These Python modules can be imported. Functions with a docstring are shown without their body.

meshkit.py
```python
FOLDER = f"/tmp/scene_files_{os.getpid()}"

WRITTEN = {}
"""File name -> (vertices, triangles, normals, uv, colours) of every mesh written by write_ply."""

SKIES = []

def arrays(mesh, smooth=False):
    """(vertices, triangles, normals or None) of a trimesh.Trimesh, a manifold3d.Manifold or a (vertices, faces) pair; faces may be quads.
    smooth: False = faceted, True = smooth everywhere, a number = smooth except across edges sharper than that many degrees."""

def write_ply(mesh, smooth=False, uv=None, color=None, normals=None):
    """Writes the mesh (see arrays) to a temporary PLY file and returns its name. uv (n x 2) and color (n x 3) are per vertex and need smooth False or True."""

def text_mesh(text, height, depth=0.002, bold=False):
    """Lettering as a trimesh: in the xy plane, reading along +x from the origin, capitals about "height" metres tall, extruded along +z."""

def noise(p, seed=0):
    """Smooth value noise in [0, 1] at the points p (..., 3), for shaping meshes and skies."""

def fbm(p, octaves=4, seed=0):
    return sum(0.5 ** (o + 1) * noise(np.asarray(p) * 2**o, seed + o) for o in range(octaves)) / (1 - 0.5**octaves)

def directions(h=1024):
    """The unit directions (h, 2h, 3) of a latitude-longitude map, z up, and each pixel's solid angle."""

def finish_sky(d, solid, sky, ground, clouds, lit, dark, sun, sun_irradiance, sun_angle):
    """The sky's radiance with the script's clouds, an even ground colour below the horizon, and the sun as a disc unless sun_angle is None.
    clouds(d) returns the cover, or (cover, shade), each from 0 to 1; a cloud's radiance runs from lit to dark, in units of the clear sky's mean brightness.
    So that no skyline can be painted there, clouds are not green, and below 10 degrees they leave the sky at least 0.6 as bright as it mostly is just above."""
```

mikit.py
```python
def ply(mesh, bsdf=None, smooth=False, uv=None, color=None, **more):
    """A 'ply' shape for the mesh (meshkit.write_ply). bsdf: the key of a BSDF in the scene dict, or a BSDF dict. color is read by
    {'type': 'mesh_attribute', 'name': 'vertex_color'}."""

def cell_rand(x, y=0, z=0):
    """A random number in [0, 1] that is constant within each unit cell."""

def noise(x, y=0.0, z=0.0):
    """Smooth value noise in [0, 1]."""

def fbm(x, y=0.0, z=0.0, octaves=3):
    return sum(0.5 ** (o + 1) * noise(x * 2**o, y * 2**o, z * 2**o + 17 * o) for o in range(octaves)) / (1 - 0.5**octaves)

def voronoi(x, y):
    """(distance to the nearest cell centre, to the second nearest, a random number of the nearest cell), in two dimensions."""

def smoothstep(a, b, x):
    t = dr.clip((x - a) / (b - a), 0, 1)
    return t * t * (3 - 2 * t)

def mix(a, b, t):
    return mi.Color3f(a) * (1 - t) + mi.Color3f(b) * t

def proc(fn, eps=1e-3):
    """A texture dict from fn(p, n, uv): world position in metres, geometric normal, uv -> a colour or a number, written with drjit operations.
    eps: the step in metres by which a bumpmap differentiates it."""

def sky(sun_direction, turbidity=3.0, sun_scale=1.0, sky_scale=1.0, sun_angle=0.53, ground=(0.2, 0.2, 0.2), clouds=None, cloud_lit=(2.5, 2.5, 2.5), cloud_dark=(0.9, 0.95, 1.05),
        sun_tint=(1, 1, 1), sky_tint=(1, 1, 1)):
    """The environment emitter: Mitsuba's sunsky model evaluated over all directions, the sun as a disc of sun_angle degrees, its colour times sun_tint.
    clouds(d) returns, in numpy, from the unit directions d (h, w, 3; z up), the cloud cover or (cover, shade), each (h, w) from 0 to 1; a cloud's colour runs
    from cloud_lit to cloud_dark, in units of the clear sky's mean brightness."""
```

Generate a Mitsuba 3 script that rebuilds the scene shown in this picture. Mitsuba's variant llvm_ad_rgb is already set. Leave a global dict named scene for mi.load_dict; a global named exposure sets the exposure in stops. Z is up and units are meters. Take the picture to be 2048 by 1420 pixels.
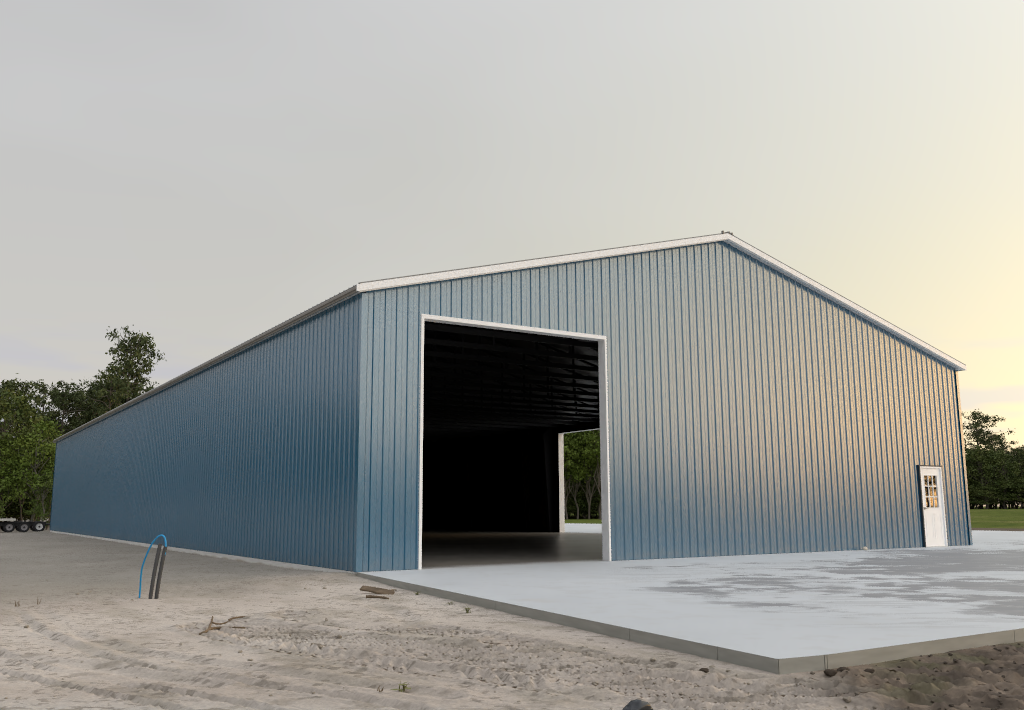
import math, random
import numpy as np
import trimesh, shapely.geometry as sg
import drjit as dr
import mitsuba as mi
import mikit, meshkit
from mikit import proc, noise, fbm, smoothstep, mix, ply

T = mi.ScalarTransform4f
scene, labels = {}, {}
RNG = np.random.default_rng(7)

# ------------------------------------------------------------------ camera
CAM = np.array([-6.383, -14.860, 1.044])
_y, _p, _r = np.radians([-32.644, 9.477, -0.297])
FWD = np.array([-np.sin(_y) * np.cos(_p), np.cos(_y) * np.cos(_p), np.sin(_p)])
RGT = np.array([np.cos(_y), np.sin(_y), 0.0])
UPV = np.cross(RGT, FWD)
UPV = UPV * np.cos(_r) - RGT * np.sin(_r)
scene['camera'] = {'type': 'perspective', 'fov': 2 * math.degrees(math.atan(1024 / 1841.87)), 'fov_axis': 'x',
                   'near_clip': 0.1, 'far_clip': 5000.0,
                   'to_world': T().look_at(origin=CAM.tolist(), target=(CAM + FWD).tolist(), up=UPV.tolist())}

# ------------------------------------------------------------------ sky: thin evening overcast, low sun off to the right behind cloud
SUN_AZ, SUN_EL = np.radians(109.0), np.radians(9.0)
SUN = np.array([np.sin(SUN_AZ) * np.cos(SUN_EL), np.cos(SUN_AZ) * np.cos(SUN_EL), np.sin(SUN_EL)])
FILL_SKY = np.array([np.sin(np.radians(138.0)), np.cos(np.radians(138.0)), 0.6])  # unseen bright cloud area, added behind the camera as fill light
FILL_SKY /= np.linalg.norm(FILL_SKY)


def clouds(d):
    """A thin high cloud sheet, with an added bright part out of view that lights the gable, open to the glow near the horizon around the sun, with faint low bands."""
    ang = np.degrees(np.arccos(np.clip(d @ SUN, -1, 1)))
    el = np.degrees(np.arcsin(np.clip(d[..., 2], -1, 1)))
    n = meshkit.fbm(np.stack([d[..., 0] * 2.2, d[..., 1] * 2.2, d[..., 2] * 5.0], -1) + 3.1, 4, seed=5) - 0.5
    n2 = meshkit.fbm(np.stack([d[..., 0] * 9, d[..., 1] * 9, d[..., 2] * 60], -1) + 1.7, 4, seed=9)
    wide = np.hypot(ang, 1.15 * np.maximum(el - 4, 0))
    band = np.clip((11 - el) / 6, 0, 1) * np.clip((n2 - 0.5) / 0.14, 0, 1)
    lit = ((1 + d @ FILL_SKY) / 2) ** 4.2
    shade = 1 - lit * (1 + 0.8 * n) + 0.12 * n
    cover = 0.92 - 0.42 * np.exp(-(wide / 58.0) ** 2) * (1 + 0.7 * n) + 0.16 * band
    return np.clip(cover, 0, 1), np.clip(shade, 0, 1)


scene['sky'] = mikit.sky(SUN.tolist(), turbidity=3, sun_scale=0.0, sky_scale=1.0, clouds=clouds, sky_tint=(0.80, 0.53, 0.11),
                         cloud_lit=(3.9, 3.95, 4.2), cloud_dark=(1.105, 1.105, 1.20), ground=(0.2, 0.18, 0.15))
exposure = 4.57

# ------------------------------------------------------------------ materials


def principled(col, rough=0.6, **k):
    return {'type': 'twosided', 'b': {'type': 'principled', 'base_color': col if isinstance(col, dict) else {'type': 'rgb', 'value': list(col)}, 'roughness': rough, **k}}


def bumped(b, fn, scale=1.0, eps=2e-3):
    """b: a twosided dict; wraps its inside in a bump map."""
    return {'type': 'twosided', 'b': {'type': 'bumpmap', 'arbitrary': proc(fn, eps), 'scale': scale, 'bsdf': b['b']}}


def paint(col, rough=0.21, eta=2.5):
    """Factory painted steel: a coloured coat under a hard glossy finish."""
    c = col if isinstance(col, dict) else {'type': 'rgb', 'value': list(col)}
    return {'type': 'twosided', 'b': {'type': 'principled', 'base_color': c, 'roughness': rough, 'eta': eta}}


def blue_col(p, n, uv):
    k = fbm(p.x * 1.3 + p.y * 1.1, p.z * 0.5, 2.0, 2)
    d = smoothstep(0.35, 0.0, p.z) * fbm(p.x * 6, p.y * 6, p.z * 9, 3)
    c = mix((0.003, 0.094, 0.178), (0.005, 0.103, 0.195), k)
    return mix(c, (0.16, 0.145, 0.12), dr.clip(d * 0.35, 0, 1))


scene['blue_paint'] = paint(proc(blue_col))
scene['blue_trim_paint'] = paint((0.004, 0.098, 0.187))
scene['navy_trim_paint'] = principled((0.012, 0.028, 0.045), 0.5)
scene['white_paint'] = principled((0.86, 0.87, 0.88), 0.35)
scene['taupe_paint'] = principled((0.20, 0.185, 0.165), 0.35, specular=0.5)
scene['galvanised'] = principled(proc(lambda p, n, uv: mix((0.42, 0.43, 0.43), (0.52, 0.53, 0.53), fbm(p.x * 3, p.y * 3, p.z * 3))), 0.4, metallic=0.3)
scene['screw_metal'] = principled((0.05, 0.11, 0.16), 0.4, metallic=0.2)
scene['shaded_liner'] = principled((0.012, 0.012, 0.013), 0.9, specular=0.05)  # indoor shade put into the colour, here and on columns, blanket and trusses
scene['shaded_steel'] = principled((0.013, 0.013, 0.014), 0.75, specular=0.1)
scene['shaded_insulation'] = principled((0.04, 0.041, 0.044), 0.4, specular=0.4)  # blanket blackened to stand for the unlit roof space
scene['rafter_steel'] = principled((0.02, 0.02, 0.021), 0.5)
scene['glass_dark'] = {'type': 'thindielectric', 'int_ior': 1.52}


def concrete_col(p, n, uv):
    base = mix((0.415, 0.44, 0.458), (0.505, 0.53, 0.547), fbm(p.x * 0.5, p.y * 0.5, 3.0, 4))
    base = mix(base, (0.42, 0.43, 0.43), 0.35 * smoothstep(0.55, 0.75, fbm(p.x * 5, p.y * 5, 1.0, 4)))
    # damp blotches left by rain and wash water, dragged out by the broom finish
    a, b = p.x * 0.86 - p.y * 0.51, p.x * 0.51 + p.y * 0.86
    f = fbm(a * 0.45 + 2.3, b * 0.52, 7.0, 5) + 0.50 * (fbm(a * 3.2, b * 3.4, 2.0, 5) - 0.5)
    reg = smoothstep(3.3, 4.9, a + 0.30 * dr.minimum(b + 4.0, 0.0)) * smoothstep(-1.2, -2.4, p.y) * smoothstep(-8.3, -7.4, b)
    reg = dr.maximum(reg, smoothstep(8.5, 12.0, p.x) * smoothstep(32.0, 14.0, p.x) * smoothstep(6.0, -1.0, p.y) * 0.85)
    streak = fbm(a * 1.3, b * 3.6, 4.0, 5)
    damp = smoothstep(0.44, 0.61, f * (0.72 + 0.36 * reg) + 0.09 * (streak - 0.5)) * reg
    base = mix(base, (0.185, 0.19, 0.20), dr.clip(damp * (0.55 + 0.75 * streak), 0, 0.9))
    lines = smoothstep(0.57, 0.63, fbm(a * 1.6 + 7, b * 9.0, 1.0, 4)) * reg
    base = mix(base, (0.26, 0.265, 0.27), 0.3 * lines)
    sand = smoothstep(0.56, 0.8, fbm(p.x * 1.2 + 9, p.y * 1.2, 3.0, 4)) * smoothstep(0.8, 0.0, dr.abs(p.x + 0.119 * -p.y * 1.0))
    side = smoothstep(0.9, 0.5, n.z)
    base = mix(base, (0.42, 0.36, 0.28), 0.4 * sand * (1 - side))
    side_col = mix((0.24, 0.24, 0.215), (0.36, 0.36, 0.33), fbm(p.x * 4, p.y * 4, p.z * 20, 4))  # upright faces get a darker mottled colour than the top
    return mix(base, side_col, side)


def concrete_bump(p, n, uv):
    return fbm(p.x * 14, p.y * 14, p.z * 14, 3) * 0.0015 + noise(p.x * 90, p.y * 90, p.z * 60) * 0.0004


scene['concrete'] = bumped(principled(proc(concrete_col), 0.55, specular=0.35), concrete_bump)


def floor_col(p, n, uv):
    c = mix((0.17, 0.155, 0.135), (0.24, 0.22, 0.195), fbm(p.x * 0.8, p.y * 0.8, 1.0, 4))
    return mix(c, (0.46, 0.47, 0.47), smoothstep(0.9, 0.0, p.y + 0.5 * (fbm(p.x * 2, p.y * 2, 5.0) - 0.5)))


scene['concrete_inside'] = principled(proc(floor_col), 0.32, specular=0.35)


def footing_col(p, n, uv):
    c = mix((0.55, 0.55, 0.53), (0.70, 0.70, 0.68), fbm(p.x * 3, p.y * 3, p.z * 12, 4))
    return mix(c, (0.34, 0.29, 0.22), smoothstep(-0.06, -0.14, p.z + 0.09 * (fbm(p.y * 2.5, p.z * 4, 1.0, 4) - 0.5)))


scene['footing_concrete'] = principled(proc(footing_col), 0.7)


def soil_mask(p):
    w = 0.55 * (fbm(p.x * 1.4, p.y * 1.4, 8.0, 4) - 0.5)
    return smoothstep(-0.25, 0.55, (p.x + 1.25) * 0.75 - (p.y + 10.35) * 0.55 + w * 1.6) * smoothstep(-9.9, -10.2, p.y)


def sand_col(p, n, uv):
    g = fbm(p.x * 0.45, p.y * 0.45, 2.0, 4)
    c = mix((0.345, 0.303, 0.262), (0.42, 0.378, 0.332), smoothstep(0.3, 0.7, g))
    c = mix(c, (0.42, 0.405, 0.375), 0.6 * smoothstep(-8.0, -9.3, p.y + 0.9 * (p.x + 5.5) + 1.2 * (g - 0.5)))
    c = mix(c, (0.27, 0.24, 0.195), 0.5 * smoothstep(0.5, 0.72, fbm(p.x * 2.6 + 4, p.y * 1.3, 6.0, 4)))
    # ground by the wall: greyer, still damp
    w = fbm(p.x * 0.8, p.y * 0.5, 4.0, 4) - 0.5
    damp = smoothstep(-2.2, 1.2, p.y + 3.0 * w - 0.25 * p.x) * (0.75 + 0.5 * w)
    c = mix(c, (0.215, 0.20, 0.17), dr.clip(damp, 0, 0.92))
    a_, b_ = p.x * 0.84 - p.y * 0.54, p.x * 0.54 + p.y * 0.84
    c = mix(c, (0.17, 0.145, 0.115), 0.4 * smoothstep(0.60, 0.74, fbm(a_ * 4.0, b_ * 6.0, 2.0, 5)) * smoothstep(-2.5, -6.0, p.y))
    c = mix(c, (0.15, 0.13, 0.105), 0.6 * smoothstep(0.66, 0.74, fbm(a_ * 9.0 + 3, b_ * 12.0, 6.0, 4)))
    c = mix(c, (0.13, 0.11, 0.09), 0.55 * smoothstep(0.60, 0.70, fbm(a_ * 17.0, b_ * 30.0, 3.0, 3)) * smoothstep(0.42, 0.58, fbm(p.x * 1.1, p.y * 1.1, 12.0, 3)))
    soil = mix((0.060, 0.045, 0.034), (0.15, 0.115, 0.085), smoothstep(0.3, 0.7, fbm(p.x * 4, p.y * 4, 5.0, 4)))
    soil = mix(soil, (0.10, 0.095, 0.05), 0.6 * smoothstep(0.5, 0.7, fbm(p.x * 1.9, p.y * 1.9, 15.0, 3)))
    c = mix(c, soil, 0.9 * soil_mask(p))
    grain = noise(p.x * 60, p.y * 60, 1.0) * 0.6 + noise(p.x * 140, p.y * 140, 2.0) * 0.4
    return c * (0.84 + 0.32 * grain)


def sand_bump(p, n, uv):
    return fbm(p.x * 13, p.y * 13, 3.0, 5) * 0.022 + noise(p.x * 70, p.y * 70, 1.0) * 0.003


scene['sand_base'] = {'type': 'bumpmap', 'arbitrary': proc(sand_bump, 2e-3), 'scale': 1.0, 'bsdf': principled(proc(sand_col), 0.95, specular=0.05)['b']}
scene['sand_darker'] = {'type': 'bumpmap', 'arbitrary': proc(sand_bump, 2e-3), 'scale': 1.0,
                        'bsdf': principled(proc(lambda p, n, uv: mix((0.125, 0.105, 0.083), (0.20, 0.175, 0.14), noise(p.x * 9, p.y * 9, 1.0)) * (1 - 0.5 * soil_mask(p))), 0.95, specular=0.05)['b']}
scene['sand'] = {'type': 'twosided', 'b': {'type': 'blendbsdf', 'weight': {'type': 'mesh_attribute', 'name': 'vertex_color'}, 'a': {'type': 'ref', 'id': 'sand_base'}, 'b': {'type': 'ref', 'id': 'sand_darker'}}}  # darker sand blended in along the tyre grooves


def field_col(p, n, uv):
    c = mix((0.062, 0.085, 0.018), (0.11, 0.125, 0.03), fbm(p.x * 0.25, p.y * 0.25, 1.0, 4))
    c = mix(c, (0.19, 0.17, 0.07), 0.55 * smoothstep(0.52, 0.68, fbm(p.x * 0.12 + 5, p.y * 0.12, 9.0, 4)))
    return mix(c, (0.035, 0.055, 0.012), 0.6 * smoothstep(0.5, 0.7, fbm(p.x * 2.0, p.y * 2.0, 4.0, 3)))


scene['field'] = bumped(principled(proc(field_col), 0.95, specular=0.05), lambda p, n, uv: fbm(p.x * 3, p.y * 3, 1.0, 4) * 0.12)
scene['dark_earth'] = bumped(principled(proc(lambda p, n, uv: mix((0.07, 0.055, 0.042), (0.15, 0.12, 0.09), fbm(p.x * 0.8, p.y * 0.8, 5.0, 4))), 0.95, specular=0.05),
                             lambda p, n, uv: fbm(p.x * 4, p.y * 4, 1.0, 4) * 0.08)


def leaf(lo, hi, s=0.9):
    return principled(proc(lambda p, n, uv: mix(lo, hi, noise(p.x * s, p.y * s, p.z * s)) * (0.7 + 0.6 * noise(p.x * 5, p.y * 5, p.z * 5))), 0.65, specular=0.2)


scene['pine_needles'] = leaf((0.046, 0.066, 0.025), (0.092, 0.112, 0.038))
scene['oak_leaves'] = leaf((0.050, 0.084, 0.020), (0.105, 0.120, 0.032), 0.7)
scene['bright_leaves'] = leaf((0.085, 0.13, 0.02), (0.13, 0.175, 0.03), 0.6)
scene['young_leaves'] = leaf((0.07, 0.11, 0.022), (0.13, 0.17, 0.04), 0.8)
scene['bark'] = principled(proc(lambda p, n, uv: mix((0.075, 0.062, 0.05), (0.16, 0.14, 0.115), fbm(p.x * 6, p.y * 6, p.z * 1.5))), 0.9)
scene['pale_bark'] = principled(proc(lambda p, n, uv: mix((0.10, 0.095, 0.078), (0.20, 0.185, 0.155), fbm(p.x * 6, p.y * 6, p.z * 1.2))), 0.9)
scene['weed_green'] = principled((0.16, 0.16, 0.06), 0.8)
scene['dry_stem'] = principled((0.17, 0.13, 0.085), 0.85)
scene['dead_wood'] = principled(proc(lambda p, n, uv: mix((0.06, 0.042, 0.028), (0.22, 0.16, 0.10), fbm(p.x * 14, p.y * 14, p.z * 30))), 0.9)
scene['grey_conduit'] = principled(proc(lambda p, n, uv: mix((0.055, 0.057, 0.061), (0.085, 0.086, 0.09), fbm(p.x * 20, p.y * 20, p.z * 6))), 0.5)
scene['blue_tube'] = principled((0.02, 0.30, 0.62), 0.35)
scene['tyre_rubber'] = principled((0.02, 0.02, 0.021), 0.8)
scene['white_rim'] = principled((0.72, 0.72, 0.70), 0.35)
scene['grey_rim'] = principled((0.33, 0.31, 0.31), 0.4)
scene['frame_black'] = principled((0.02, 0.02, 0.022), 0.5)
scene['deck_white'] = principled((0.66, 0.63, 0.55), 0.6)
scene['black_plastic'] = principled((0.025, 0.028, 0.032), 0.35)
scene['pale_scrap'] = principled((0.62, 0.56, 0.46), 0.7)
scene['clod_earth'] = principled(proc(lambda p, n, uv: mix(mix((0.17, 0.145, 0.115), (0.36, 0.32, 0.265), fbm(p.x * 7, p.y * 7, 1.0)), (0.07, 0.056, 0.043), soil_mask(p))), 0.95)
scene['dark_rock'] = principled((0.06, 0.048, 0.038), 0.95, specular=0.05)
scene['steel_lever'] = principled((0.25, 0.25, 0.26), 0.3, metallic=0.8)

# ------------------------------------------------------------------ helpers


def add(key, mesh, bsdf, smooth=False, label=None, cat=None, group=None, kind=None, **k):
    if key in scene:
        n = 1
        while f'{key}_{n:03d}' in scene:
            n += 1
        key = f'{key}_{n:03d}'
    scene[key] = ply(mesh, bsdf, smooth=smooth, **k)
    tag(key, label, cat, group, kind)
    return key


def tag(key, label=None, cat=None, group=None, kind=None):
    d = {a: b for a, b in (('label', label), ('category', cat), ('group', group), ('kind', kind)) if b}
    if d:
        labels[key] = d


def box(x0, x1, y0, y1, z0, z1):
    m = trimesh.creation.box((x1 - x0, y1 - y0, z1 - z0))
    m.apply_translation(((x0 + x1) / 2, (y0 + y1) / 2, (z0 + z1) / 2))
    return m


def bevel_box(x0, x1, y0, y1, z0, z1, r=0.006):
    pts = []
    for sx in (0, 1):
        for sy in (0, 1):
            for sz in (0, 1):
                c = np.array([(x0, x1)[sx], (y0, y1)[sy], (z0, z1)[sz]])
                i = np.array([1 - 2 * sx, 1 - 2 * sy, 1 - 2 * sz]) * r
                for a in range(3):
                    q = c + i
                    q[a] = c[a]
                    pts.append(q)
    return trimesh.convex.convex_hull(np.array(pts))


def join(ms):
    return trimesh.util.concatenate(ms)


def tube(pts, rad, sides=10, cap=True):
    p = np.asarray(pts, float)
    rad = np.broadcast_to(rad, (len(p),)).astype(float)
    t = np.gradient(p, axis=0)
    t /= np.linalg.norm(t, axis=1, keepdims=True) + 1e-12
    ref = np.array([0.31, 0.87, 0.38])
    a = np.cross(t, ref)
    a /= np.linalg.norm(a, axis=1, keepdims=True) + 1e-12
    b = np.cross(t, a)
    ang = np.arange(sides) * 2 * np.pi / sides
    v = p[:, None] + rad[:, None, None] * (np.cos(ang)[None, :, None] * a[:, None] + np.sin(ang)[None, :, None] * b[:, None])
    v = v.reshape(-1, 3)
    i, j = np.meshgrid(np.arange(len(p) - 1), np.arange(sides), indexing='ij')
    q = np.stack([i * sides + j, i * sides + (j + 1) % sides, (i + 1) * sides + (j + 1) % sides, (i + 1) * sides + j], -1).reshape(-1, 4)
    f = np.vstack([q[:, [0, 1, 2]], q[:, [0, 2, 3]]])
    if cap:
        n = len(v)
        v = np.vstack([v, p[0], p[-1]])
        k = np.arange(sides)
        f = np.vstack([f, np.stack([(k + 1) % sides, k, np.full(sides, n)], 1), np.stack([k + (len(p) - 1) * sides, (k + 1) % sides + (len(p) - 1) * sides, np.full(sides, n + 1)], 1)])
    return trimesh.Trimesh(v, f, process=False)


def prism(poly, axis_from, axis_to, frame):
    """Closed 2-D polygon (u, w) swept straight: frame(u, w, t) -> point."""
    m = trimesh.creation.extrude_polygon(sg.Polygon(poly), 1.0, engine='earcut')
    v = np.array(m.vertices)
    out = np.array([frame(a, b, axis_from + (axis_to - axis_from) * c) for a, b, c in v])
    m = trimesh.Trimesh(out, m.faces, process=False)
    m.fix_normals()
    return m


# ------------------------------------------------------------------ measures of the place
W, L, H, P = 17.976, 42.43, 4.863, 7.203       # building: width, length, eave and peak of the wall
S = (P - H) / (W / 2)                            # roof slope
RIB = 0.2247
OX0, OX1, OZ = 1.205, 5.405, 4.505               # clear opening in the front wall
RY0, RY1, RZ = 14.55, 18.95, 4.38                # clear opening in the far side wall
DX0, DX1, DZ = 15.86, 16.84, 2.10                # walk door with its frame
OH, OE = 0.20, 0.14                              # roof overhang at gable and eave


def roof_z(x):
    return H + S * (W / 2 - abs(x - W / 2))


# ------------------------------------------------------------------ ground
def lines(parts):
    out = [parts[0][0]]
    for a, b, n, e in parts:                     # from a to b in n steps, growing by exponent e
        t = np.linspace(0, 1, n + 1)[1:]
        out += list(a + (b - a) * t ** e)
    return np.array(out)


gx = lines([(-1400, -60, 14, 0.45), (-60, -9.5, 30, 0.6), (-9.5, 3.2, 340, 1), (3.2, 33, 40, 1), (33, 42, 12, 1), (42, 140, 40, 1.2), (140, 1500, 14, 2.2)])
gy = lines([(-1400, -60, 14, 0.45), (-60, -13.2, 24, 0.6), (-13.2, -4.0, 300, 1), (-4.0, 6, 170, 1.15), (6, 25, 90, 1.2), (25, 60, 70, 1), (60, 130, 28, 1), (130, 1500, 14, 2.2)])


def npn(x, y, s, seed, octv=3):
    return meshkit.fbm(np.stack([x * s, y * s, np.zeros_like(x) + seed * 1.37], -1), octv, seed)


def smooth(a, b, x):
    t = np.clip((x - a) / (b - a), 0, 1)
    return t * t * (3 - 2 * t)


def path_st(x, y, pts):
    """Distance across and along a polyline."""
    best, along, off = np.full(x.shape, 1e9), np.zeros_like(x), 0.0
    side = np.zeros_like(x)
    for (ax, ay), (bx, by) in zip(pts[:-1], pts[1:]):
        dx, dy = bx - ax, by - ay
        ln = math.hypot(dx, dy)
        t = np.clip(((x - ax) * dx + (y - ay) * dy) / ln ** 2, 0, 1)
        d = np.hypot(x - ax - t * dx, y - ay - t * dy)
        sgn = np.sign((x - ax) * dy - (y - ay) * dx)
        m = d < best
        best[m], along[m], side[m] = d[m], (off + t * ln)[m], sgn[m]
        off += ln
    return best * side, along


def bend(pts, n=8):
    from scipy.interpolate import CubicSpline
    p = np.array(pts, float)
    t = np.arange(len(p))
    return [tuple(q) for q in CubicSpline(t, p)(np.linspace(0, len(p) - 1, n * (len(p) - 1) + 1))]


TREAD = [(bend(q), hw) for q, hw in (([(-3.95, -5.2), (-3.84, -6.36), (-3.69, -7.01), (-3.52, -7.49), (-3.35, -8.09), (-3.19, -8.68), (-2.95, -9.32), (-2.78, -9.95), (-2.3, -11.5)], 0.17),
                                      ([(-3.6, -5.0), (-3.19, -6.62), (-2.93, -7.36), (-2.64, -8.07), (-2.45, -8.87), (-2.29, -9.58), (-2.2, -10.09), (-1.9, -11.2), (-1.2, -12.8)], 0.40),
                                      ([(-2.75, -4.6), (-2.5, -5.8), (-2.1, -6.9), (-1.95, -7.6), (-1.9, -8.6), (-1.85, -9.6), (-1.5, -10.8)], 0.26))]
RUTS = [(bend(q), w) for q, w in (([(-5.2, 1.5), (-5.26, -1.24), (-5.28, -3.06), (-5.24, -4.77), (-5.13, -5.83), (-4.98, -6.76), (-4.61, -7.76), (-4.25, -8.66), (-4.05, -9.13), (-3.7, -10.2), (-3.2, -12)], 0.05),
                                  ([(-6.2, -3.0), (-5.87, -5.14), (-5.64, -6.16), (-5.44, -7.01), (-5.1, -7.88), (-4.72, -8.73), (-4.4, -9.6), (-3.9, -11.5)], 0.04),
                                  ([(-6.3, -5.5), (-5.93, -6.54), (-5.55, -7.43), (-5.07, -8.68), (-4.4, -11)], 0.035),
                                  ([(-5.05, -2.2), (-5.0, -4.2), (-4.85, -6.0), (-4.45, -7.2), (-4.0, -8.3), (-3.5, -9.6)], 0.09),
                                  ([(-6.1, -4.4), (-5.8, -5.7), (-5.4, -6.6), (-4.95, -7.5), (-4.6, -8.3)], 0.10),
                                  ([(-4.5, 12), (-3.9, 4.0), (-3.0, 1.0), (-1.6, -1.4), (-1.6, -4.5), (-2.0, -6)], 0.14), ([(-7.0, 10), (-6.0, 4.0), (-5.1, 1.4), (-3.4, 0.2), (-1.4, -1.2)], 0.14), ([(-9, 3), (-5.5, 3.2), (-2.5, 5.0), (-1.5, 9)], 0.2))]


GROOVES = {}


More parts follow.
